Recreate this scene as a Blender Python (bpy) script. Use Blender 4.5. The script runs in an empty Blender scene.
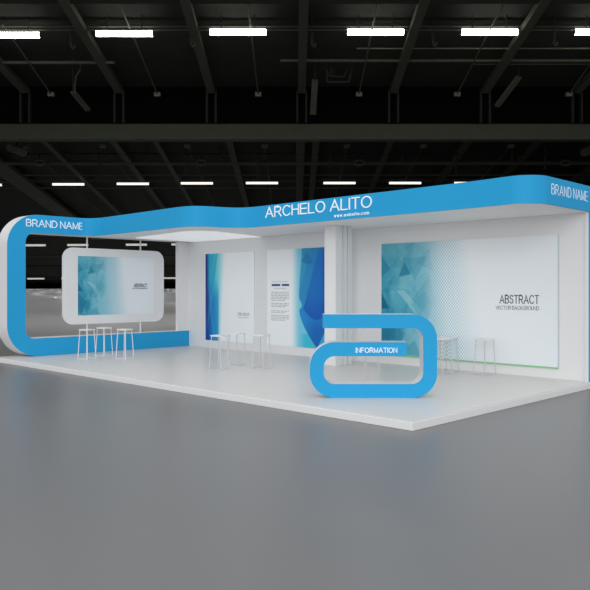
import bpy, bmesh, math, random
from mathutils import Vector, Matrix
C = bpy.context.scene.collection
PI = math.pi
rnd = random.Random(7)

# ------------------------------------------------------------------ camera, light, exposure
YAW = math.radians(44.535)                 # the booth's depth axis lies this far right of the view
FW = Vector((-math.sin(YAW), math.cos(YAW), 0)); RT = Vector((math.cos(YAW), math.sin(YAW), 0))
CAMZ = 1.875
cd = bpy.data.cameras.new('camera'); cam = bpy.data.objects.new('camera', cd); C.objects.link(cam)
cam.location = (0, 0, CAMZ); cam.rotation_euler = (PI/2, 0, YAW)
cd.sensor_width = 36; cd.lens = 36*727.47/590; cd.shift_y = -(295-288.73)/590
cd.clip_end = 600
bpy.context.scene.camera = cam

w = bpy.data.worlds.new('hall_air'); bpy.context.scene.world = w; w.use_nodes = True
w.node_tree.nodes['Background'].inputs[0].default_value = (0.98, 0.99, 1.0, 1)
w.node_tree.nodes['Background'].inputs[1].default_value = 0.93

def area(name, loc, size, power, target, col=(1, 1, 1)):
    l = bpy.data.lights.new(name, 'AREA'); l.shape = 'SQUARE'; l.size = size; l.energy = power; l.color = col
    o = bpy.data.objects.new(name, l); C.objects.link(o); o.location = loc
    o.rotation_euler = (Vector(target)-Vector(loc)).to_track_quat('-Z', 'Y').to_euler()
    return o
area('front_fill_light', (15, -25, 10.0), 18, 5200, (-14, 11, 1.5))  # added fill from behind the camera, lifts the booth's upright faces

vs = bpy.context.scene.view_settings
vs.view_transform = 'Standard'; vs.look = 'None'; vs.exposure = 0.0; vs.gamma = 1.0; vs.use_curve_mapping = False

# ------------------------------------------------------------------ materials
def lin(c):
    return tuple(((x/255)/12.92 if x/255 <= .04045 else ((x/255+.055)/1.055)**2.4) for x in c)
def mat(name, col, rough=.5, spec=.5, metal=0, var=.03, scale=3.0, emit=None, es=0, bump=0, coat=0):
    m = bpy.data.materials.new(name); m.use_nodes = True; nt = m.node_tree; b = nt.nodes['Principled BSDF']
    tc = nt.nodes.new('ShaderNodeTexCoord'); n = nt.nodes.new('ShaderNodeTexNoise'); n.inputs['Scale'].default_value = scale
    n.inputs['Detail'].default_value = 4
    nt.links.new(tc.outputs['Object'], n.inputs['Vector'])
    r = nt.nodes.new('ShaderNodeMapRange'); r.inputs['To Min'].default_value = 1-var; r.inputs['To Max'].default_value = 1+var
    nt.links.new(n.outputs['Fac'], r.inputs['Value'])
    mx = nt.nodes.new('ShaderNodeVectorMath'); mx.operation = 'SCALE'; mx.inputs[0].default_value = lin(col)
    nt.links.new(r.outputs[0], mx.inputs['Scale']); nt.links.new(mx.outputs[0], b.inputs['Base Color'])
    b.inputs['Roughness'].default_value = rough; b.inputs['Specular IOR Level'].default_value = spec; b.inputs['Metallic'].default_value = metal
    b.inputs['Coat Weight'].default_value = coat
    if emit:
        b.inputs['Emission Color'].default_value = (*lin(emit), 1); b.inputs['Emission Strength'].default_value = es
    if bump:
        bp = nt.nodes.new('ShaderNodeBump'); bp.inputs['Strength'].default_value = bump
        nt.links.new(n.outputs['Fac'], bp.inputs['Height']); nt.links.new(bp.outputs[0], b.inputs['Normal'])
    return m
M = {}
M['white'] = mat('white_laminate', (232, 232, 233), .45, .3, var=.012)
M['deck'] = mat('white_floor_panel', (219, 217, 214), .35, .4, var=.015, scale=1.2)
M['ceil'] = mat('added_glow_ceiling_film', (240, 240, 240), .5, .3, emit=(255, 255, 255), es=.3, var=.01)  # mild emission added to brighten this ceiling area; nothing lights it from behind
M['soffit'] = mat('white_canopy_board', (244, 243, 243), .5, .3, var=.012)
M['blue'] = mat('sky_blue_vinyl', (38, 163, 219), .6, .25, var=.01)
M['letter'] = mat('white_acrylic_lettering', (250, 250, 252), .4, .3, emit=(255, 255, 255), es=.12, var=.01)
M['ink'] = mat('dark_grey_print', (88, 90, 96), .6, .2)
M['ink2'] = mat('mid_grey_print', (128, 130, 136), .6, .2)
M['paleink'] = mat('pale_grey_print', (190, 192, 196), .6, .2)
M['navy'] = mat('navy_print', (52, 78, 140), .6, .2)
M['glassedge'] = mat('green_glass_edge', (140, 205, 150), .2, .5)
M['glassside'] = mat('blue_grey_glass_edge', (200, 212, 222), .2, .5)
M['stool'] = mat('white_stool_seat', (236, 237, 239), .35, .5)
M['leg'] = mat('pale_painted_leg', (204, 206, 210), .35, .5)
M['rod'] = mat('white_painted_rod', (228, 229, 231), .35, .5)
M['floor'] = mat('polished_grey_floor', (122, 122, 123), .34, .25, var=.02, scale=.35)
M['deckroof'] = mat('black_roof_sheet', (30, 31, 28), .9, .1, var=.3, scale=.6)
M['steel'] = mat('dark_painted_steel', (30, 31, 27), .8, .1, var=.15, scale=1.5)
M['steel2'] = mat('grey_painted_steel', (52, 54, 46), .8, .1, var=.15, scale=1.5)
M['pale_steel'] = mat('weathered_grey_steel', (86, 88, 78), .8, .1, var=.1)
M['black'] = mat('black_painted_wall', (3, 3, 3), .95, .05, var=.2, scale=.5)
M['conduit'] = mat('dark_conduit', (60, 62, 54), .8, .1, var=.1)
M['lamp'] = mat('lit_tube_diffuser', (255, 255, 250), .5, .2, emit=(255, 255, 244), es=22, var=0)
M['lamp2'] = mat('far_lit_tube_diffuser', (255, 255, 250), .5, .2, emit=(250, 248, 236), es=1.1, var=0)
M['lamp3'] = mat('farthest_lit_tube_diffuser', (255, 255, 250), .5, .2, emit=(250, 248, 236), es=.36, var=0)
M['lamphouse'] = mat('black_lamp_housing', (30, 30, 30), .7, .2)

# ------------------------------------------------------------------ helpers
def link(name, bm, m, parent=None, smooth=False):
    bmesh.ops.recalc_face_normals(bm, faces=bm.faces)
    me = bpy.data.meshes.new(name); bm.to_mesh(me); bm.free()
    for x in (m if isinstance(m, (list, tuple)) else [m]): me.materials.append(x)
    if smooth:
        for p in me.polygons: p.use_smooth = True
    o = bpy.data.objects.new(name, me); C.objects.link(o)
    if parent: o.parent = parent
    return o
def tag(o, label=None, cat=None, group=None, kind=None):
    if label: o['label'] = label
    if cat: o['category'] = cat
    if group: o['group'] = group
    if kind: o['kind'] = kind
    return o
def thing(name, label, cat, loc=(0, 0, 0), rz=0, group=None):
    o = bpy.data.objects.new(name, None); C.objects.link(o); o.location = loc; o.rotation_euler = (0, 0, rz); o.empty_display_size = .2
    return tag(o, label, cat, group)
def box(bm, x0, x1, y0, y1, z0, z1, bev=0, mi=0):
    r = bmesh.ops.create_cube(bm, size=1); vs_ = r['verts']
    for v in vs_:
        v.co = Vector(((x0+x1)/2+v.co.x*(x1-x0), (y0+y1)/2+v.co.y*(y1-y0), (z0+z1)/2+v.co.z*(z1-z0)))
    fs = set(f for v in vs_ for f in v.link_faces)
    for f in fs: f.material_index = mi
    if bev: bmesh.ops.bevel(bm, geom=list(set(e for v in vs_ for e in v.link_edges)), offset=bev, segments=2, affect='EDGES', profile=.5)
def tube(bm, a, b, r, r2=None, n=10):
    a = Vector(a); b = Vector(b); d = b-a; r2 = r if r2 is None else r2
    q = d.to_track_quat('Z', 'Y'); A = []; B = []
    for i in range(n):
        t = 2*PI*i/n; u = Vector((math.cos(t), math.sin(t), 0))
        A.append(bm.verts.new(a+q@(u*r))); B.append(bm.verts.new(b+q@(u*r2)))
    for i in range(n): bm.faces.new((A[i], A[(i+1) % n], B[(i+1) % n], B[i]))
    bm.faces.new(A[::-1]); bm.faces.new(B)
def bar(bm, a, b, wd, ht, upv=Vector((0, 0, 1))):
    """rectangular bar from a to b, wd across, ht along up"""
    a = Vector(a); b = Vector(b); d = (b-a).normalized(); s = d.cross(upv).normalized(); u = s.cross(d)
    A = [bm.verts.new(a+s*i*wd/2+u*j*ht/2) for i, j in ((-1, -1), (1, -1), (1, 1), (-1, 1))]
    B = [bm.verts.new(b+s*i*wd/2+u*j*ht/2) for i, j in ((-1, -1), (1, -1), (1, 1), (-1, 1))]
    for i in range(4): bm.faces.new((A[i], A[(i+1) % 4], B[(i+1) % 4], B[i]))
    bm.faces.new(A[::-1]); bm.faces.new(B)
def prism(bm, pts, f0, f1, mi_side=0, mi_a=0, mi_b=0):
    """closed outline pts; f0/f1 map a 2D point to the near and far 3D point"""
    A = [bm.verts.new(f0(p)) for p in pts]; B = [bm.verts.new(f1(p)) for p in pts]; n = len(pts)
    for i in range(n):
        f = bm.faces.new((A[i], A[(i+1) % n], B[(i+1) % n], B[i])); f.material_index = mi_side
    fa = bm.faces.new(A); fb = bm.faces.new(B[::-1]); fa.material_index = mi_a; fb.material_index = mi_b
def round_poly(pts, n=10):
    """pts: (x, y, radius); returns the outline with each corner rounded"""
    out = []; N = len(pts)
    for i, (x, y, r) in enumerate(pts):
        p = Vector((x, y)); a = Vector(pts[i-1][:2]); b = Vector(pts[(i+1) % N][:2])
        if r <= 0: out.append((x, y)); continue
        da = (a-p).normalized(); db = (b-p).normalized(); ang = da.angle(db); t = r/math.tan(ang/2)
        c = p+(da+db).normalized()*(r/math.sin(ang/2)); s = p+da*t-c; e = p+db*t-c
        a0 = math.atan2(s.y, s.x); a1 = math.atan2(e.y, e.x); dd = (a1-a0+PI) % (2*PI)-PI
        for k in range(n+1):
            q = a0+dd*k/n; out.append((c.x+r*math.cos(q), c.y+r*math.sin(q)))
    return out
def _arc(cx, cy, rx, ry, a0, a1, n=10): return [(cx+rx*math.cos(math.radians(a0+(a1-a0)*k/n)), cy+ry*math.sin(math.radians(a0+(a1-a0)*k/n))) for k in range(n+1)]
GL = {   # letter: (advance width, strokes), drawn in a cell one unit high
 'A': (.74, [[(0, 0), (.37, 1), (.74, 0)], [(.13, .34), (.61, .34)]]),
 'B': (.60, [[(0, 0), (0, 1), (.33, 1)]+_arc(.33, .77, .23, .23, 90, -90)+[(0, .54)], [(.33, .54)]+_arc(.35, .27, .25, .27, 90, -90)+[(0, 0)]]),
 'C': (.70, [_arc(.38, .5, .38, .5, 42, 318, 22)]),
 'D': (.68, [[(0, 0), (0, 1), (.28, 1)]+_arc(.28, .5, .40, .5, 90, -90, 16)+[(0, 0)]]),
 'E': (.56, [[(.56, 1), (0, 1), (0, 0), (.57, 0)], [(0, .52), (.52, .52)]]),
 'F': (.54, [[(.54, 1), (0, 1), (0, 0)], [(0, .5), (.47, .5)]]),
 'G': (.74, [_arc(.38, .5, .38, .5, 42, 330, 22)+[(.74, .18), (.74, .48), (.42, .48)]]),
 'H': (.62, [[(0, 0), (0, 1)], [(.62, 0), (.62, 1)], [(0, .53), (.62, .53)]]),
 'I': (.0, [[(0, 0), (0, 1)]]),
 'K': (.62, [[(0, 0), (0, 1)], [(.6, 1), (0, .38)], [(.2, .58), (.62, 0)]]),
 'L': (.50, [[(0, 1), (0, 0), (.5, 0)]]),
 'M': (.72, [[(0, 0), (0, 1), (.36, .04), (.72, 1), (.72, 0)]]),
 'N': (.62, [[(0, 0), (0, 1), (.62, 0), (.62, 1)]]),
 'O': (.78, [_arc(.39, .5, .39, .5, 90, 450, 28)]),
 'R': (.64, [[(0, 0), (0, 1), (.36, 1)]+_arc(.36, .74, .24, .26, 90, -90)+[(0, .48)], [(.34, .48), (.64, 0)]]),
 'S': (.58, [_arc(.29, .76, .26, .24, 20, 220, 14)+_arc(.30, .26, .28, .26, 60, -165, 16)]),
 'T': (.62, [[(0, 1), (.62, 1)], [(.31, 1), (.31, 0)]]),
 'U': (.62, [[(0, 1), (0, .3)]+_arc(.31, .3, .31, .3, 180, 360, 14)+[(.62, 1)]]),
 'V': (.68, [[(0, 1), (.34, 0), (.68, 1)]]),
 'w': (.60, [[(0, .7), (.15, 0), (.3, .65), (.45, 0), (.6, .7)]]),
 'e': (.44, [[(.02, .36), (.44, .36)]+_arc(.22, .35, .22, .35, 0, 320, 16)]),
 'b': (.44, [[(0, 0), (0, 1)], _arc(.22, .35, .22, .35, 0, 360, 16)]),
 's': (.36, [_arc(.18, .52, .16, .18, 30, 230, 8)+_arc(.18, .17, .18, .17, 60, -150, 8)]),
 'i': (.0, [[(0, 0), (0, .7)], [(0, .9), (0, 1)]]),
 't': (.24, [[(.1, .95), (.1, .05), (.24, .0)], [(0, .7), (.24, .7)]]),
 'c': (.40, [_arc(.22, .35, .22, .35, 50, 310, 14)]),
 'o': (.44, [_arc(.22, .35, .22, .35, 0, 360, 16)]),
 'm': (.66, [[(0, 0), (0, .7)], [(0, .5)]+_arc(.165, .5, .165, .2, 180, 0, 8)+[(.33, 0)], [(.33, .5)]+_arc(.495, .5, .165, .2, 180, 0, 8)+[(.66, 0)]]),
 '.': (.0, [[(0, 0), (0, .1)]]),
}
def text(name, s, m, parent, org, ux, uz, width, height, depth=.012, th=.1, gap=.2, space=.5):
    """lettering whose bottom left stands at org, running along ux, fitted to width x height; one mesh for each word"""
    ux = Vector(ux).normalized(); uz = Vector(uz).normalized(); nn = ux.cross(uz); org = Vector(org)
    tot = 0; pos = []
    for i, ch in enumerate(s):
        if ch == ' ': pos.append(None); tot += space; continue
        pos.append(tot); tot += GL[ch][0]+(gap if i < len(s)-1 and s[i+1] != ' ' else 0)
    sc = (width-th*height)/tot; hh = height*(1-th); hw = th*height/2
    def P(x, y): return Vector((hw+x*sc, hw+y*hh))
    out = []; bm = None
    for i, ch in enumerate(s+' '):
        if ch == ' ':
            if bm: out.append(link(name, bm, m, parent)); bm = None
            continue
        bm = bm or bmesh.new()
        for st in GL[ch][1]:
            pts = [P(pos[i]+x, y) for x, y in st]; closed = (pts[0]-pts[-1]).length < 1e-6 and len(pts) > 4
            if not closed:
                pts[0] = pts[0]+(pts[0]-pts[1]).normalized()*hw*.95; pts[-1] = pts[-1]+(pts[-1]-pts[-2]).normalized()*hw*.95
            n_ = len(pts); Lf = []; Rt = []
            for k, p in enumerate(pts):
                a = pts[k-1] if k else (pts[-2] if closed else None); b = pts[k+1] if k < n_-1 else (pts[1] if closed else None)
                d0 = (p-a).normalized() if a is not None else (b-p).normalized(); d1 = (b-p).normalized() if b is not None else d0
                t_ = (d0+d1); t_ = t_.normalized() if t_.length > .1 else d1
                nv = Vector((-t_.y, t_.x)); c_ = max(.42, nv.dot(Vector((-d1.y, d1.x)))); Lf.append(p+nv*hw/c_); Rt.append(p-nv*hw/c_)
            def W(p, q): return org+ux*p.x+uz*p.y+nn*q
            V = [[bm.verts.new(W(a, 0)), bm.verts.new(W(a, depth)), bm.verts.new(W(b, depth)), bm.verts.new(W(b, 0))] for a, b in zip(Lf, Rt)]
            for a, b in zip(V, V[1:]):
                for q in range(4):
                    try: bm.faces.new((a[q], a[(q+1) % 4], b[(q+1) % 4], b[q]))
                    except ValueError: pass
            for a in (V[0], V[-1]): bm.faces.new(a)
    return out

# ------------------------------------------------------------------ hall: built square to its own axes (u across, v into the depth)
def H(u, v, z): p = RT*u+FW*v; return Vector((p.x, p.y, z))
def hroof(v): return CAMZ+21.65-.1296*v            # height of the service plane under the sloping roof
def hbox(bm, u0, u1, v0, v1, z0, z1):
    P = [H(u, v, z) for z in (z0, z1) for (u, v) in ((u0, v0), (u1, v0), (u1, v1), (u0, v1))]
    V = [bm.verts.new(p) for p in P]
    for f in ((0, 3, 2, 1), (4, 5, 6, 7), (0, 1, 5, 4), (1, 2, 6, 5), (2, 3, 7, 6), (3, 0, 4, 7)): bm.faces.new([V[i] for i in f])
HD = 163.0; HW = 125.0
bm = bmesh.new(); hbox(bm, -HW-.5, HW+.5, -45, HD+.5, -.4, 0); o = tag(link('floor', bm, M['floor']), kind='structure')
bm = bmesh.new()                                     # long low ramp that lifts the floor towards the far wall
RA = [bm.verts.new(H(u, v, z)) for u in (-HW, HW) for v, z in ((112, .003), (HD, 1.86), (HD, 0.003))]
for f in ((0, 1, 2), (3, 5, 4), (0, 3, 4, 1), (1, 4, 5, 2), (0, 2, 5, 3)): bm.faces.new([RA[i] for i in f])
tag(link('trim_1', bm, M['floor']), kind='structure')
bm = bmesh.new(); hbox(bm, -HW, HW, HD+.02, HD+.5, 1.87, 12); tag(link('wall_far', bm, M['black']), kind='structure')
for s, nm in ((-1, 'wall_left'), (1, 'wall_right')):
    bm = bmesh.new(); a, b = sorted((s*HW, s*(HW+.5))); hbox(bm, a, b, 37, HD, 0, 24); tag(link(nm, bm, M['black']), kind='structure')
bm = bmesh.new()                                      # the roof sheet over the near bay, then the lower sheet beyond the drop
bar(bm, H(0, 37, hroof(37)+1.0), H(0, 56, hroof(56)+1.0), 2*HW, .15)
tag(link('ceiling', bm, M['deckroof']), kind='structure')
bm = bmesh.new(); bar(bm, H(0, 56.5, hroof(56.5)+1.0), H(0, HD+.4, hroof(HD)+1.0), 2*HW, .15)
tag(link('ceiling', bm, M['deckroof']), kind='structure')
ntr = [1]
def trim(bm, m):
    ntr[0] += 1; return tag(link('trim_%d' % ntr[0], bm, m), kind='structure')
bm = bmesh.new(); hbox(bm, -HW, HW, 55.4, 55.7, hroof(55)-2.2, hroof(55)+1); trim(bm, M['black'])          # dark bulkhead
bm = bmesh.new(); hbox(bm, -HW, HW, 54.3, 55.2, CAMZ+11.15, CAMZ+12.3); trim(bm, M['steel2'])             # great girder
for u in (-34, -27, -20, -13.04, -6.2, .5, 7.3, 14.1, 20.9, 27.7, 34):   # rafters of the near bay with their drops
    bm = bmesh.new(); bar(bm, H(u, 37, hroof(37)), H(u, 53.9, hroof(53.9)), .55, .4)
    trim(bm, M['steel2'])
    for du in (-.33, .33):
        bm = bmesh.new(); hbox(bm, u+du-.07, u+du+.07, 53.8, 54.1, CAMZ+12.3, hroof(53.9)+.1); trim(bm, M['steel'])
for u, wd in ((-29.7, 2.2), (-22.5, .5), (-16.3, .6), (-12.5, .45), (-5.9, .6), (.5, .8), (1.9, .6), (8.6, .5), (15.6, .6), (22, .5), (30.5, 1.6)):
    bm = bmesh.new(); bar(bm, H(u, 57, hroof(57)+.15), H(u, 110, hroof(110)+.15), wd, .4); trim(bm, M['steel2'])
def vrow(y): return 21.65/((288.73-y)/727.47+.1296)
for y, th, m, ua, ub in ((1.5, .25, 'steel', -30, 45), (48.5, .1, 'conduit', 4, 45), (62.5, .22, 'conduit', -30, -12.2), (60.5, .2, 'conduit', -1, 45), (64, .12, 'conduit', 12, 45),
                         (163, .42, 'conduit', -60, 60), (175, .16, 'conduit', -60, 60), (188, .14, 'conduit', -60, 60), (154, .14, 'steel', -60, 60),
                         (228, .3, 'steel', -70, 0), (236, .2, 'conduit', -70, 0), (256, .3, 'conduit', -80, 0), (266, .25, 'steel', -80, 0), (282, .25, 'steel', -85, 0)):
    v = vrow(y); bm = bmesh.new(); tube(bm, H(ua, v, hroof(v)), H(ub, v, hroof(v)), th/2, n=8); trim(bm, M[m])

# hanging tube lights
ords = ['first', 'second', 'third', 'fourth', 'fifth', 'sixth', 'seventh', 'eighth', 'ninth']
KB = 16.5
GLOW = 11.0
def lights(centres, y, length, thick, m, rowname, rowgrp, show, tilt=0):
    v = vrow(y); z = hroof(v)
    bm = bmesh.new(); us = [(c-295)*v/727.47 for c in centres]
    if show: 
        for dz in (.25, .05): tube(bm, H(min(us)-6, v+.25, z+dz), H(max(us)+6, v+.25, z+dz), .05, n=6)
        trim(bm, M['conduit'])
    else: bm.free()
    for i, (c, u) in enumerate(zip(centres, us)):
        L = length*v/727.47; r = thick*v/727.47/2
        t = thing('tube_light', '%s tube light from the left in the %s' % (ords[i], rowname), 'ceiling light', H(u, v, z-r-.2*max(0, (230-c)/230)), 0, rowgrp)
        bm = bmesh.new(); q = RT*L/2
        tube(bm, -q, q, r, n=10); link('diffuser', bm, m, t)
        bm = bmesh.new()
        bar(bm, -q*1.04+Vector((0, 0, r*1.15)), q*1.04+Vector((0, 0, r*1.15)), r*.7, r*.5); link('housing', bm, M['lamphouse'], t)
        for s in (-1, 1):
            bm = bmesh.new(); tube(bm, q*s*1.0, q*s*1.05, r*.9, n=10); link('end_cap', bm, M['lamphouse'], t)
        if y < 100:
            sl = bpy.data.lights.new('tube_light_glow', 'SPOT'); sl.energy = GLOW*(L/3.5)*z*z*(1.25 if y < 100 else 1.7 if y < 200 else 4.0); sl.spot_size = math.radians(112 if y < 100 else 165); sl.spot_blend = .8; sl.shadow_soft_size = .12; sl.color = (1, .99, .96)
            so = bpy.data.objects.new('tube_light_glow', sl); C.objects.link(so); so.parent = t; so.location = (0, 0, -r*2)
        for s in (-.6, .6):
            bm = bmesh.new(); tube(bm, q*s+Vector((0, 0, r*1.3)), q*s+Vector((0, 0, 1.0+r)), .035, n=6); link('hanger', bm, M['lamphouse'], t)
lights([11.5, 124.5, 238, 375.5, 489.5, 603], 29.3, 56, 5.6, M['lamp'], 'nearest brightest row of hall ceiling lights', 'near row of hall tube lights', True, -.0)
lights([-14, 68.5, 133, 197, 262, 339.5, 405, 470], 181.8, 32, 2.4, M['lamp2'], 'second row of hall lights, above the booth', 'second row of hall tube lights', True)
lights([35.5, 78, 136.5, 182], 243, 21, 2.2, M['lamp3'], 'upper faint row seen through the end frame', 'third row of hall tube lights', True)
lights([36, 70, 104, 138, 172], 277, 17, 1.6, M['lamp3'], 'lower faint row seen through the end frame', 'far row of hall tube lights', True)

# added spots without lamp bodies, evening out the light on the far floor
for v, dv in ((60, 16), (76, 16), (92, 16), (107, 14), (120, 12), (131, 11), (142, 10), (151, 8), (158, 6)):
    gz = 0 if v < 112 else (v-112)/(HD-112)*1.86
    hh = hroof(v)-.5-gz; st = min(14, 1.7*hh); u = -.34*v-8
    while u < -.02*v:
        sl = bpy.data.lights.new('floor_fill_spot', 'SPOT'); sl.energy = KB*st*dv; sl.spot_size = math.radians(150); sl.spot_blend = .7; sl.shadow_soft_size = .1; sl.color = (1, .99, .98)
        so = bpy.data.objects.new('floor_fill_spot', sl); C.objects.link(so); so.location = H(u, v, hroof(v)-.5); u += st
# long sloping rods with a small fitting at the end, one line per bay
for k, (u, v0) in enumerate(((-17.9, 44.5), (-10.1, 40), (-2.7, 38), (4.7, 34), (11.9, 34), (20.1, 48))):
    t = thing('conduit_rod', 'thin sloping rod with end fitting, %s from left above the great girder' % ords[k], 'rod', H(u, v0, hroof(v0)+.3), 0, 'rods of the near roof bay')
    bm = bmesh.new(); d = H(u, 53.4, hroof(56.6)-.35+.3)-H(u, v0, hroof(v0)+.3); tube(bm, (0, 0, 0), d, .055, n=6); link('rod', bm, M['steel2'], t)
    bm = bmesh.new(); bar(bm, d-RT*.22, d+RT*.22, .3, .28); link('fitting', bm, M['pale_steel'], t)
for k, u in enumerate((-25, -17.8, -10, -2.8, 4.8, 11.9, 20)):
    v0, v1 = 67.4, 96
    t = thing('conduit_rod', 'thin sloping rod with end fitting, %s from left below the great girder' % ords[k], 'rod', H(u, v0, hroof(v0)+.3), 0, 'rods of the far roof bay')
    bm = bmesh.new(); d = H(u, v1, hroof(v1)+.3)-H(u, v0, hroof(v0)+.3); tube(bm, (0, 0, 0), d, .07, n=6); link('rod', bm, M['steel2'], t)
    bm = bmesh.new(); bar(bm, -RT*.28, RT*.28, .3, .3); link('fitting', bm, M['pale_steel'], t)
for k, u in enumerate((-25, -9.2, 6.3, 26.5)):
    v = 71.2; t = thing('ring_speaker', 'small dark round fitting hung under a roof pipe, %s from the left' % ords[k], 'speaker', H(u, v, hroof(v)-.1), 0, 'round fittings under the roof pipe')
    bm = bmesh.new()
    for i in range(24):
        a, b = 2*PI*i/24, 2*PI*(i+1)/24
        tube(bm, RT*.5*math.cos(a)+Vector((0, 0, .26*math.sin(a))), RT*.5*math.cos(b)+Vector((0, 0, .26*math.sin(b))), .06, n=5)
    link('ring', bm, M['pale_steel'], t)
    bm = bmesh.new(); tube(bm, (0, 0, -.08), (0, 0, .08), .16, .12, n=12); link('core', bm, M['steel2'], t)
    bm = bmesh.new(); tube(bm, (0, 0, .28), (0, 0, 1.0), .04, n=6); link('hanger', bm, M['steel'], t)
for k, (u, lab) in enumerate(((-25.4, 'left'), (27.0, 'right'))):
    v = 66.5; t = thing('floodlight', 'grey unlit floodlight box hung from the roof at the far %s' % lab, 'floodlight', H(u, v, hroof(v)-.35))
    s = -1 if k == 0 else 1
    bm = bmesh.new(); a = RT*(-.85*s*-1)+Vector((0, 0, .45)); bar(bm, RT*(s*.9)*1+Vector((0, 0, .35)), RT*(s*-.8)+Vector((0, 0, -.3)), .7, .75)
    bmesh.ops.bevel(bm, geom=bm.edges[:], offset=.15, segments=2, affect='EDGES'); link('body', bm, M['pale_steel'], t)
    bm = bmesh.new(); tube(bm, (0, 0, .2), (0, 0, 1.3), .05, n=6); link('hanger', bm, M['steel'], t)
# vertical droppers with a small hook
for k, (x, y0, y1) in enumerate(((71, 0, 49), (191, 0, 47), (312, 0, 47), (433, 0, 46), (554, 0, 46))):
    v = vrow(33); u = (x-295)*v/727.47; z1 = CAMZ+(288.73-y1)/727.47*v
    t = thing('hanging_dropper', 'short dark drop pipe with hook, %s from left in the nearest light row' % ords[k], 'pipe', H(u, v, z1), 0, 'drop pipes in the near light row')
    bm = bmesh.new(); hbox_z = hroof(v)+1.0-z1
    tube(bm, (0, 0, .3), (0, 0, hbox_z), .1, n=8); link('pipe', bm, M['lamphouse'], t)
    bm = bmesh.new()
    pts = [(0, .3), (.0, .15), (.12, 0), (.22, .1), (.16, .24)]
    for a, b in zip(pts, pts[1:]): tube(bm, RT*a[0]+Vector((0, 0, a[1])), RT*b[0]+Vector((0, 0, b[1])), .06, n=6)
    link('hook', bm, M['steel2'], t)
for k, (x, y1) in enumerate(((75, 158), (99, 176), (146, 160), (186, 172), (221, 158), (258, 176), (330, 166), (402, 160), (456, 172), (512, 160), (545, 168))):
    v = vrow(157); u = (x-295)*v/727.47; z1 = CAMZ+(288.73-y1)/727.47*v
    t = thing('hanging_dropper', 'short dark drop pipe below the great girder, number %d of eleven from the left' % (k+1), 'pipe', H(u, v, z1), 0, 'drop pipes below the great girder')
    bm = bmesh.new(); tube(bm, (0, 0, 0), (0, 0, hroof(v)+.9-z1), .09, n=8); link('pipe', bm, M['steel2'], t)
    bm = bmesh.new(); tube(bm, (0, 0, -.12), (0, 0, .02), .15, n=8); link('end_cap', bm, M['steel2'], t)
# short angled channels and a cable tray loop in the near bay
def hp(x, y, v): return H((x-295)*v/727.47, v, CAMZ+(288.73-y)/727.47*v)
for nm, lab, a, b, wd in (('cable_channel', 'short grey channel sloping down right at the upper left of the hall', (73, 92), (88, 110), .35),
                          ('cable_channel', 'short vertical grey channel near the middle of the hall', (315, 80), (313, 114), .42),
                          ('cable_channel', 'short pale channel sloping down left at the upper right of the hall', (519, 77), (497, 106), .4)):
    t = thing(nm, lab, 'channel', hp(*a, 50))
    bm = bmesh.new(); bar(bm, (0, 0, 0), hp(*b, 52)-hp(*a, 50), wd, .2); link('channel', bm, M['steel2'], t)
    bm = bmesh.new(); tube(bm, (0, 0, 0), (0, 0, hroof(50)-hp(*a, 50).z+.8), .04, n=6); link('hanger', bm, M['steel'], t)
bm = bmesh.new(); o0 = hp(81, 64, 50)
ps = [(81, 64), (80, 70), (76, 76), (75, 84), (75, 91)]
for a, b in zip(ps, ps[1:]): tube(bm, hp(*a, 50)-o0, hp(*b, 50)-o0, .05, n=6)
o = link('hanging_cable', bm, M['steel2']); o.location = o0; tag(o, 'loose curved cable hanging from the left roof pipe', 'cable')
bm = bmesh.new(); o0 = hp(325, 62, 50)
for ps in ([(322, 62), (324, 67), (330, 76), (344, 77), (350, 62)], [(326, 62), (327, 82), (349, 82), (353, 62)], [(331, 62), (331, 73)], [(333, 62), (333, 74)]):
    for a, b in zip(ps, ps[1:]): tube(bm, hp(*a, 50)-o0, hp(*b, 50)-o0, .07, n=6)
o = link('pipe_loop', bm, M['steel']); o.location = o0; tag(o, 'dark bent pipe loops hanging under the roof pipe near the middle', 'pipe')

# ------------------------------------------------------------------ booth: x along the front, y into the booth
XL, XR, YB, PT = -18.0, -5.62, 13.66, .125
ZB, ZT = PT+3.195, PT+3.67

t = thing('exhibition_platform', 'low white raised platform the whole booth stands on', 'platform', (-12, 11, 0))
bm = bmesh.new(); box(bm, -18.56+12, XR+12, 7.92-11, 14.2-11, 0, PT-.012); link('platform_base', bm, M['white'], t)
bm = bmesh.new(); box(bm, -18.56+12, XR+12, 7.92-11, 14.2-11, PT-.012, PT, bev=.004); link('top_panel', bm, M['deck'], t)
bm = bmesh.new()
box(bm, -18.57+12, XR+12.012, 7.908-11, 7.92-11, .004, PT-.02); box(bm, XR+12, XR+12.012, 7.92-11, 14.2-11, .004, PT-.02); link('edge_trim', bm, M['white'], t)

# back wall
t = thing('back_wall', 'long white back wall of the booth carrying the posters', 'wall', (-12, YB, PT))
bm = bmesh.new(); box(bm, XL-.5+12, XR+12-.03, 0, .3, 0, 3.19); link('wall_panel', bm, M['white'], t)
bm = bmesh.new(); box(bm, XL-.14+12, XL-.015+12, 13.25-YB, 0, .466, 3.19); link('return_pier', bm, M['white'], t)
bm = bmesh.new(); box(bm, XR+12-.03, XR+12, -.06, .32, 0, 3.19); link('end_facing', bm, M['blue'], t)['label'] = 'blue end facing of the wall'
bm = bmesh.new(); box(bm, XR+12-.1, XR+12-.03, -.06, 0, 0, 3.19); link('end_return', bm, M['white'], t)

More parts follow.
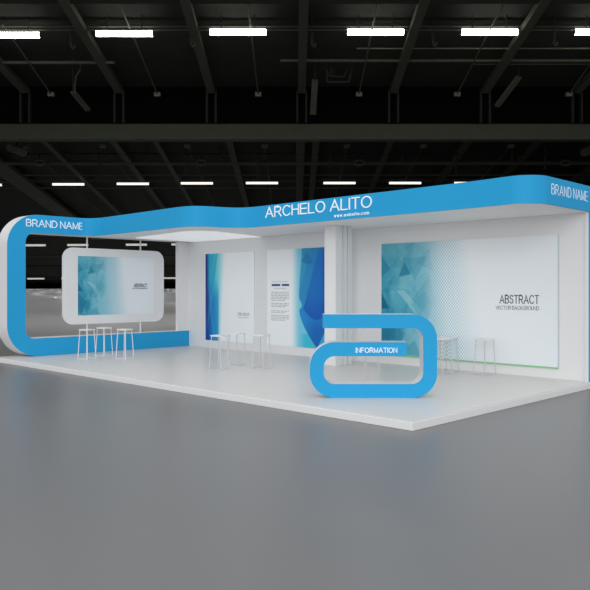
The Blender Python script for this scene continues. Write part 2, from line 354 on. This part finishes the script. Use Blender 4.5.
# free-standing stepped pillar
t = thing('stepped_pillar', 'white pillar with stepped grooves between the blue posters and the wide poster', 'pillar', (-11.05, 12.4, PT))
bm = bmesh.new(); box(bm, -.2, .14, 0, .24, 0, 3.19, bev=.004); link('front_post', bm, M['white'], t)
bm = bmesh.new()
for x1, y0, y1 in ((.09, .24, .30), (.12, .30, .42), (.07, .42, .48), (.10, .48, .62), (.05, .62, .68)): box(bm, -.2, x1, y0, y1, 0, 3.19)
link('stepped_side', bm, M['white'], t)

# canopy with its end frame, fascia and lettering
cn = thing('booth_canopy', 'white booth canopy with wavy blue fascia band turning down into the rounded end frame', 'canopy', (-12, 11, PT))
OX = Vector((-12, 11, PT))
def L(p): return Vector(p)-OX
outer = [(YB+.3, 3.67+PT, 0), (7.97, 3.67+PT, .82), (7.97, PT+.004, .82), (YB-.0, PT+.004, 0)]
inner = [(YB-.0, PT+.462, 0), (8.45, PT+.462, .24), (8.45, ZB, .24), (YB+.3, ZB, 0)]
op = round_poly(outer, 14); ip = round_poly(inner, 14)
def cshape(bm, x0, x1, mi=(0, 0, 0)):
    pairs = list(zip(op, ip[::-1]))
    V = []
    for (a, b) in pairs: V.append([bm.verts.new(L((x, q[0], q[1]))) for x in (x0, x1) for q in (a, b)])
    for i in range(len(V)-1):
        a, b = V[i], V[i+1]
        f = bm.faces.new((a[0], a[1], b[1], b[0])); f.material_index = mi[0]
        f = bm.faces.new((a[2], b[2], b[3], a[3])); f.material_index = mi[1]
        f = bm.faces.new((a[0], b[0], b[2], a[2])); f.material_index = mi[2]
        f = bm.faces.new((a[1], a[3], b[3], b[1])); f.material_index = mi[2]
    for a in (V[0], V[-1]): bm.faces.new((a[0], a[2], a[3], a[1]))
bm = bmesh.new(); cshape(bm, -18.56, XL-.01); link('end_frame', bm, M['white'], cn)
bm = bmesh.new(); cshape(bm, XL-.01, XL); fb = link('frame_facing', bm, M['blue'], cn); fb['label'] = 'sky blue inner face of the end frame'
# plan of the fascia from the end frame to the right rear corner
path = [(-18.0, 9.95), (-17.95, 10.12), (-17.82, 10.25), (-17.62, 10.32), (-17.38, 10.345), (-16.5, 10.33), (-15.15, 10.295), (-14.3, 10.265), (-13.95, 10.26), (-13.7, 10.29), (-13.48, 10.40), (-13.34, 10.60),
        (-13.26, 10.85), (-13.2, 11.05), (-13.12, 11.22), (-12.98, 11.37), (-12.75, 11.46), (-12.4, 11.495), (-11.1, 11.5), (-7.3, 11.5)]
front_end = [(-6.9, 11.485), (-6.5, 11.455), (-6.2, 11.425)]
for k in range(0, 13):
    a = PI/2*k/12; path.append((-6.07+.45*math.sin(a), 11.865-.45*math.cos(a)))
path += [(XR, 13.99)]
# densify with a Catmull-Rom so the wave runs smoothly
def catmull(P, n=4):
    out = []
    for i in range(len(P)-1):
        p0, p1, p2, p3 = [Vector(P[max(0, min(len(P)-1, i+j))]) for j in (-1, 0, 1, 2)]
        if (p2-p1).length > .9: out.append(tuple(p1)); continue
        for k in range(n):
            s = k/n; out.append(tuple(.5*((2*p1)+(-p0+p2)*s+(2*p0-5*p1+4*p2-p3)*s*s+(-p0+3*p1-3*p2+p3)*s**3)))
    out.append(P[-1]); return out
path = catmull(path[:19])[:-1]+path[18:20]+front_end+path[20:]
def offset(P, d):
    out = []
    for i, p in enumerate(P):
        a = Vector(P[max(0, i-1)]); b = Vector(P[min(len(P)-1, i+1)]); t_ = (b-a).normalized(); out.append((p[0]-t_.y*d, p[1]+t_.x*d))
    return out
inn = offset(path, .03)
bm = bmesh.new()
for a, b, c, d in zip(path, path[1:], inn, inn[1:]):
    vs8 = [bm.verts.new(L((q[0], q[1], z))) for z in (ZB, ZT) for q in (a, b, d, c)]
    for f in ((0, 1, 5, 4), (3, 7, 6, 2), (4, 5, 6, 7), (0, 3, 2, 1)): bm.faces.new([vs8[i] for i in f])
bmesh.ops.remove_doubles(bm, verts=bm.verts, dist=1e-4)
link('fascia', bm, M['blue'], cn, smooth=False)['label'] = 'sky blue wavy fascia band'
core = [q for q in inn if q[0] > XL+.001] ; core = [(XL, 10.0)]+core+[(XL, 13.99)]
bm = bmesh.new()
from mathutils.geometry import tessellate_polygon
tris = tessellate_polygon([[Vector((x, y, 0)) for x, y in core]])
for z, fl in ((ZB-.004, True), (ZT-.01, False)):
    V = [bm.verts.new(L((x, y, z))) for x, y in core]
    for tr in tris: bm.faces.new([V[i] for i in tr])
n = len(core)
bm.verts.ensure_lookup_table(); 
for i in range(n): bm.faces.new((bm.verts[i], bm.verts[(i+1) % n], bm.verts[n+(i+1) % n], bm.verts[n+i]))
link('soffit_deck', bm, M['soffit'], cn)
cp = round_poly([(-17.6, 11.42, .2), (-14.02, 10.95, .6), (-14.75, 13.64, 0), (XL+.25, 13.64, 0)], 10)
bm = bmesh.new(); prism(bm, cp, lambda p: L((p[0], p[1], ZB-.005)), lambda p: L((p[0], p[1], ZB-.022))); link('ceiling_panel', bm, M['ceil'], cn)['label'] = 'bright ceiling panel with added glow'
for o in text('lettering', 'ARCHELO ALITO', M['letter'], cn, L((-12.26, 11.5, PT+3.383)), (1, 0, 0), (0, 0, 1), 3.115, .243, .02, th=.095, gap=.2, space=.52): o['label'] = 'white letters of the booth name on the fascia'
for o in text('lettering', 'www.website.com', M['letter'], cn, L((-10.16, 11.5, PT+3.252)), (1, 0, 0), (0, 0, 1), .94, .066, .006, th=.16, gap=.34): o['label'] = 'small white web address on the fascia'
for o in text('lettering', 'BRAND NAME', M['letter'], cn, L((XL, 8.46, PT+3.352)), (0, 1, 0), (0, 0, 1), 1.62, .186, .02, th=.085): o['label'] = 'white letters on the end frame'
for o in text('lettering', 'BRAND NAME', M['letter'], cn, L((XR, 11.99, PT+3.376)), (0, 1, 0), (0, 0, 1), 1.5, .18, .004, th=.055, gap=.26, space=.6): o['label'] = 'white letters on the right return'

# ------------------------------------------------------------------ printed artwork, coloured point by point
def smooth(a, b, x): x = max(0, min(1, (x-a)/(b-a))); return x*x*(3-2*x)
def mix(a, b, t): return tuple(x+(y-x)*t for x, y in zip(a, b))
def artmat(name, dots=None):
    m = bpy.data.materials.new(name); m.use_nodes = True; nt = m.node_tree; b = nt.nodes['Principled BSDF']
    a = nt.nodes.new('ShaderNodeAttribute'); a.attribute_name = 'print'; src = a.outputs['Color']
    b.inputs['Roughness'].default_value = .4; b.inputs['Specular IOR Level'].default_value = .35
    if dots:
        w_, h_, per = dots
        tc = nt.nodes.new('ShaderNodeTexCoord'); sp = nt.nodes.new('ShaderNodeSeparateXYZ'); nt.links.new(tc.outputs['UV'], sp.inputs[0])
        def mth(op, x, y=None, z=None):
            n_ = nt.nodes.new('ShaderNodeMath'); n_.operation = op
            for i, q in enumerate((x, y, z)):
                if q is None: continue
                if isinstance(q, (int, float)): n_.inputs[i].default_value = q
                else: nt.links.new(q, n_.inputs[i])
            return n_.outputs[0]
        cx_ = mth('COSINE', mth('MULTIPLY', sp.outputs[0], w_/per*2*PI)); cy_ = mth('COSINE', mth('MULTIPLY', sp.outputs[1], h_/(per*1.28)*2*PI))
        d = mth('MULTIPLY_ADD', mth('MULTIPLY', cx_, cy_), .5, .5)
        d = mth('MULTIPLY', mth('SUBTRACT', d, .45), 5.0); d = mth('MINIMUM', mth('MAXIMUM', d, 0), 1)
        up = mth('MINIMUM', mth('MAXIMUM', mth('MULTIPLY', mth('SUBTRACT', sp.outputs[0], .27), 7.0), 0), 1)
        dn = mth('MINIMUM', mth('MAXIMUM', mth('MULTIPLY', mth('SUBTRACT', .95, sp.outputs[0]), 2.2), 0), 1)
        f = mth('MULTIPLY', mth('MULTIPLY', d, up), dn)
        mxn = nt.nodes.new('ShaderNodeMix'); mxn.data_type = 'RGBA'; nt.links.new(f, mxn.inputs[0]); nt.links.new(src, mxn.inputs[6])
        mxn.inputs[7].default_value = (*lin((248, 251, 253)), 1); src = mxn.outputs[2]
    nt.links.new(src, b.inputs['Base Color'])
    return m
def printed(name, fn, org, ux, w_, h_, nx, ny, m, parent):
    """flat printed sheet standing on org, running along ux"""
    ux = Vector(ux); org = Vector(org); vs_ = []; fs = []
    for j in range(ny+1):
        for i in range(nx+1): vs_.append(org+ux*(w_*i/nx)+Vector((0, 0, h_*j/ny)))
    for j in range(ny):
        for i in range(nx): a = j*(nx+1)+i; fs.append((a, a+1, a+nx+2, a+nx+1))
    me = bpy.data.meshes.new(name); me.from_pydata(vs_, [], fs); me.materials.append(m)
    ca = me.color_attributes.new('print', 'FLOAT_COLOR', 'POINT'); uv = me.uv_layers.new(name='UVMap')
    buf = []
    for j in range(ny+1):
        for i in range(nx+1): buf += [*lin(fn(i/nx, j/ny)), 1]
    ca.data.foreach_set('color', buf)
    ub = []
    for p in me.polygons:
        for vi in p.vertices: ub += [(vi % (nx+1))/nx, (vi//(nx+1))/ny]
    uv.data.foreach_set('uv', ub)
    o = bpy.data.objects.new(name, me); C.objects.link(o); o.parent = parent; return o
# shards: u right, v up, colour, strength
r2 = random.Random(11); SH = []
def sh(pts, col, a): SH.append((pts, col, a))
for k in range(60):
    u = abs(r2.gauss(0, .13)); v = r2.random(); s = .04+.1*r2.random(); a0 = r2.random()*6.28; 
    pts = [(u+s*math.cos(a0+q)*.8, v+s*1.6*math.sin(a0+q)) for q in (0, 1.7+r2.random()*.8, 3.6+r2.random())]
    sh(pts, r2.choice([(20, 120, 155), (60, 160, 185), (120, 195, 210), (150, 210, 220), (30, 135, 165)]), .14+.12*r2.random())
sh([(.13, .735), (.215, .905), (.32, .77)][:3], (20, 125, 158), .0)
sh([(.115, .70), (.152, .83), (.195, .72)], (22, 122, 158), .7)
sh([(.0, .90), (.06, .77), (.0, .70)], (25, 125, 160), .55)
sh([(.0, .56), (.055, .41), (.0, .41)], (8, 100, 140), .85)
sh([(.06, .78), (.11, .90), (.155, .79)], (60, 150, 178), .45)
sh([(.15, .86), (.30, .87), (.22, .66)], (60, 155, 182), .4)
sh([(.10, .58), (.15, .58), (.33, .30), (.31, .22)], (170, 215, 225), .5)
sh([(.05, .40), (.10, .58), (.23, .36)], (70, 165, 190), .4)
sh([(.28, .58), (.33, .45), (.29, .25), (.20, .45)], (80, 165, 190), .45)
sh([(.0, .40), (.10, .22), (.04, .02), (.0, .05)], (15, 115, 150), .55)
sh([(.05, .25), (.16, .20), (.10, .0)], (30, 135, 165), .5)
sh([(.12, .02), (.22, .14), (.26, .0)], (40, 145, 175), .4)
def inside(p, poly):
    c = False; x, y = p
    for i in range(len(poly)):
        (x1, y1), (x2, y2) = poly[i-1], poly[i]
        if (y1 > y) != (y2 > y) and x < (x2-x1)*(y-y1)/(y2-y1)+x1: c = not c
    return c
def abstract_art(u, v):
    base = mix((66, 160, 186), (138, 198, 214), smooth(0, .30, u)); base = mix(base, (178, 214, 226), smooth(.28, .46-.06*v, u)); base = mix(base, (234, 240, 244), smooth(.40, .66-.10*v, u))
    base = mix(base, (150, 196, 208), .35*smooth(.6, 1, v)*(1-smooth(0, .3, u)))
    fade = 1-smooth(.24, .42, u)
    for pts, col, a in SH:
        if a and fade > 0 and inside((u, v), pts): base = mix(base, col, a*fade)
    return base
def beam_art(u, v):           # vertical blue light beams fading to white
    px = 35+270*u; py = 45+505*(1-v); W = (246, 249, 251)
    c = mix((34, 178, 206), (120, 214, 226), smooth(70, 112, px)); c = mix(c, W, smooth(96, 158-.05*py, px))
    low = smooth(180, 330, py)*(1-smooth(104, 118, px)); c = mix(c, mix((10, 92, 186), (26, 150, 208), smooth(50, 108, px)), .85*low)
    x = 112-.16*(py-45); c = mix(c, (110, 222, 232), .55*max(0, 1-abs(px-x)/9))          # bright beam crossing down left
    x = 52+.10*(py-200); c = mix(c, (70, 190, 222), .5*max(0, 1-abs(px-x)/7)*smooth(150, 300, py))
    x = 100-.11*(py-45); c = mix(c, (14, 120, 190), .45*max(0, 1-abs(px-x)/8))
    c = mix(c, (16, 62, 150), .9*(1-smooth(40, 60+.02*py, px))); c = mix(c, (26, 24, 110), .8*(1-smooth(38, 50, px))*(1-smooth(120, 200, abs(py-220))))
    return c
def leaf_art(u, v):           # overlapping blue leaves on the right, fading to white on the left
    px = 38+u*292; py = 42+(1-v)*508; W = (246, 249, 251)
    if py < 290: xe = 213-13*smooth(42, 290, py)
    elif py < 335: xe = 200+14*smooth(290, 335, py)
    elif py < 360: xe = 214-12*smooth(335, 360, py)
    else: xe = 202+84*((py-360)/190)**1.6
    base = mix(W, (126, 208, 232), smooth(160, 208, px))
    if py > 470: base = mix(base, (60, 196, 224), smooth(200, 235, px)*smooth(470, 490, py))
    if px < xe: return base
    c = mix((54, 158, 206), (28, 132, 200), smooth(210, 330, px))
    xd = 292-(py-50)*.235                                     # long diagonal rib
    if px > xd: c = mix(c, (10, 106, 196), .75)
    elif px > xd-38: c = mix(c, (34, 136, 204), .6)
    if py > 345+62*math.sin(max(0, min(PI, (px-215)/125*PI*.92))):      # lower leaf under the arc
        c = mix((30, 142, 212), (8, 104, 190), smooth(205, 285, px)*smooth(360, 470, py))
        if px > 332-(py-440)*.42: c = (58, 176, 230)
    elif px > xd and py > 250: c = mix(c, (6, 84, 186), smooth(250, 400, py)*.7)
    if py < 380: c = mix(c, (8, 70, 172), .6*smooth(300, 326, px))
    if py < 120: c = mix(c, (40, 150, 204), .4*(1-smooth(42, 120, py)))
    if inside((px, py), [(213, 110), (236, 58), (268, 118), (240, 126)]): c = mix(c, (14, 106, 172), .5)
    return c
M['art1'] = artmat('beam_poster_print'); M['art2'] = artmat('leaf_poster_print'); M['art3'] = artmat('shard_poster_print', (4.3, 2.58, .066)); M['art4'] = artmat('screen_picture')
def lines(name, rows, m, parent, y):
    """rows of tiny illegible print: each row is (x0, x1, z0, z1, words)"""
    bm = bmesh.new()
    for x0, x1, z0, z1, wd in rows:
        x = x0
        while x < x1:
            l = min(wd*(.6+.8*rnd.random()), x1-x); box(bm, x, x+l, y-.002, y, z0, z1); x += l+wd*.22
    return link(name, bm, m, parent)
# poster with blue light beams
t = thing('wall_poster', 'tall white poster with dark blue and teal light beams down its left edge', 'poster', (-17.18, YB-.018, PT+.222), 0)
bm = bmesh.new(); box(bm, 0, 2.16, .002, .018, 0, 2.565); link('backing_board', bm, M['white'], t)
printed('print', beam_art, (0, 0, 0), (1, 0, 0), 2.16, 2.565, 110, 130, M['art1'], t)
lines('small_print', [(1.47, 1.95, .80, .845, .2), (1.47, 1.95, .765, .79, .09), (1.50, 1.92, .70, .722, .06)], M['paleink'], t, 0)
# poster with blue leaves
t = thing('wall_poster', 'tall white poster with overlapping blue leaf shapes down its right side', 'poster', (-14.49, YB-.018, PT+.222), 0)
bm = bmesh.new(); box(bm, 0, 2.19, .002, .018, 0, 2.58); link('backing_board', bm, M['white'], t)
printed('print', leaf_art, (0, 0, 0), (1, 0, 0), 2.19, 2.58, 170, 190, M['art2'], t)
lines('heading', [(.18, .85, 1.60, 1.655, .3)], M['navy'], t, 0)['label'] = 'navy heading'
rows = [(.2, .84, 1.715, 1.728, .1), (.28, .76, 1.53, 1.55, .09)]
for z0, n_ in ((1.44, 6), (1.14, 3), (.94, 2), (.82, 4)):
    for k in range(n_): rows.append((.16, .84 if k < n_-1 else .7, z0-k*.043-.02, z0-k*.043, .12))
lines('body_text', rows, M['paleink'], t, 0)
# wide poster behind glass
t = thing('wall_poster', 'wide glass-fronted poster reading ABSTRACT with teal shards and fading dots', 'poster', (-10.56, YB-.024, PT+.222), 0)
bm = bmesh.new(); box(bm, 0, 4.3, .003, .024, .0, 2.58); link('backing_board', bm, M['white'], t)
printed('print', abstract_art, (0, 0, 0), (1, 0, 0), 4.3, 2.58, 330, 198, M['art3'], t)
bm = bmesh.new(); box(bm, -.004, 4.304, -.012, .024, -.028, 0); link('bottom_edge', bm, M['glassedge'], t)['label'] = 'green glass bottom edge'
bm = bmesh.new(); box(bm, 4.3, 4.314, -.012, .024, -.028, 2.58); link('side_edge', bm, M['glassside'], t)
text('title', 'ABSTRACT', M['ink'], t, (3.055, 0, 1.225), (1, 0, 0), (0, 0, 1), .86, .178, .002, th=.11, gap=.24)
text('subtitle', 'VECTOR BACKGROUND', M['ink2'], t, (2.965, 0, 1.10), (1, 0, 0), (0, 0, 1), .95, .078, .002, th=.12, gap=.2)

# ------------------------------------------------------------------ hanging screen in the end frame
t = thing('hanging_screen', 'rounded white screen panel with teal shards, held on rods in the end frame', 'screen', (-18.3, 11.27, PT+.77))
sp_ = round_poly([(-1.63, 0, .3), (1.66, 0, .3), (1.66, 2.11, .3), (-1.63, 2.11, .3)], 10)
bm = bmesh.new(); prism(bm, sp_, lambda p: Vector((0, p[0], p[1])), lambda p: Vector((-.06, p[0], p[1]))); link('surround', bm, M['white'], t)
printed('display', lambda u, v: abstract_art(u*.95, v), (.004, -1.19, .245), (0, 1, 0), 2.475, 1.64, 170, 112, M['art4'], t)
text('title', 'ABSTRACT', M['ink'], t, (.006, .60, 1.03), (0, 1, 0), (0, 0, 1), .45, .1, .002, th=.14, gap=.16)
text('subtitle', 'VECTOR BACKGROUND', M['ink2'], t, (.006, .55, .975), (0, 1, 0), (0, 0, 1), .52, .035, .002, th=.2)
for y in (10.376-11.27, 12.118-11.27):
    bm = bmesh.new(); tube(bm, (-.03, y, -.308), (-.03, y, 0), .022); link('rod', bm, M['rod'], t)
    bm = bmesh.new(); tube(bm, (-.03, y, 2.11), (-.03, y, 2.425), .022); link('rod', bm, M['rod'], t)

# ------------------------------------------------------------------ information desk: one band bent into a spiral, facing the camera
dk = thing('information_desk', 'sky blue curled band desk with white sides at the platform corner', 'desk', (-7.275, 9.187, PT), YAW)
Wd, Ht, Bd, Dp = 2.04, 1.34, .222, .36
X0, X1 = -Wd/2, Wd/2
def arc(cx_, cy_, r, a0, a1, n=12): return [(cx_+r*math.cos(math.radians(a0+(a1-a0)*k/n)), cy_+r*math.sin(math.radians(a0+(a1-a0)*k/n))) for k in range(n+1)]
tl = X0+.215; ie = X0+1.55; lh = .892          # left end of the top bar, right end of the lower bar, its height
Ro, Rl = .40, .40; rm = .11
# centre-line as matched outer/inner points
O = [(tl, Ht)]+arc(X1-Ro, Ht-Ro, Ro, 90, 0)+arc(X1-Ro, Ro, Ro, 0, -90)+arc(X0+Rl, Rl, Rl, 270, 180)+arc(X0+Rl, lh-Rl, Rl, 180, 90)+[(ie, lh)]
ri = Ro-Bd
I = [(tl, Ht-Bd)]+arc(X1-Ro, Ht-Ro, ri, 90, 0)+arc(X1-Ro, Ro, ri, 0, -90)+arc(X0+Rl, Rl, ri, 270, 180)+arc(X0+Rl, lh-Rl, ri, 180, 90)+[(ie, lh-Bd)]
def band(bm, y0, y1):
    V = [[bm.verts.new((q[0], y, q[1])) for y in (y0, y1) for q in (a, b)] for a, b in zip(O, I)]
    for a, b in zip(V, V[1:]):
        bm.faces.new((a[0], a[1], b[1], b[0])); bm.faces.new((a[2], b[2], b[3], a[3])); bm.faces.new((a[0], b[0], b[2], a[2])); bm.faces.new((a[1], a[3], b[3], b[1]))
    for a in (V[0], V[-1]): bm.faces.new((a[0], a[2], a[3], a[1])).material_index = 1
bm = bmesh.new(); band(bm, .012, Dp); link('desk_body', bm, [M['white'], M['blue']], dk)
bm = bmesh.new(); band(bm, 0, .012); link('front_facing', bm, [M['blue'], M['blue']], dk)['label'] = 'sky blue front face'
text('lettering', 'INFORMATION', M['letter'], dk, (X0+.735, 0, lh-.168), (1, 0, 0), (0, 0, 1), .665, .082, .008, th=.12)[0]['label'] = 'white letters reading INFORMATION'

# ------------------------------------------------------------------ stools
def stool(label, x, y, rz, group, h=.74, metal='leg', base=.155, top=.12, ring=True):
    t = thing('bar_stool', label, 'stool', (x, y, PT+.001), rz, group)
    bm = bmesh.new(); o_ = round_poly([(-.155, -.155, .04), (.155, -.155, .04), (.155, .155, .04), (-.155, .155, .04)], 5)
    prism(bm, o_, lambda p: Vector((p[0], p[1], h)), lambda p: Vector((p[0]*.96, p[1]*.96, h-.03))); link('seat', bm, M['stool'], t)
    for sx in (-1, 1):
        for sy in (-1, 1):
            bm = bmesh.new(); tube(bm, (sx*base, sy*base, 0), (sx*top, sy*top, h-.03), .0105, n=8); link('leg', bm, M[metal], t)
    if ring:
        bm = bmesh.new(); b = base-.004; c = [(-b, -b), (b, -b), (b, b), (-b, b)]
        for i in range(4): tube(bm, (*c[i-1], .008), (*c[i], .008), .005, n=6)
        link('floor_ring', bm, M[metal], t)
GS = 'square white stools on thin legs'
stool('white square stool, leftmost of the three under the hanging screen', -16.45, 9.31, .3, GS, metal='rod')
stool('white square stool, middle one of the three under the hanging screen', -16.9, 10.06, .2, GS, metal='rod')
stool('white square stool, rightmost of the three under the hanging screen', -15.85, 10.02, .3, GS, metal='rod')
stool('white stool in front of the blue foot of the light-beam poster', -12.3, 10.15, .2, GS)
stool('white stool just behind and right of the one before the light-beam poster', -12.64, 10.95, .1, GS)
stool('white stool standing between the two tall posters', -11.76, 10.9, .2, GS)
stool('white stool half hidden by the right end of the information desk', -8.33, 12.75, -.1, GS)
stool('white stool just behind the one half hidden by the information desk', -8.5, 13.28, .0, GS)
stool('white stool standing alone before the right half of the wide poster', -7.62, 13.24, -.25, GS)
stool('white stool behind the information desk, only its legs showing through the opening', -8.82, 11.1, YAW-.108, GS, h=.72, base=.125, top=.122, ring=False)
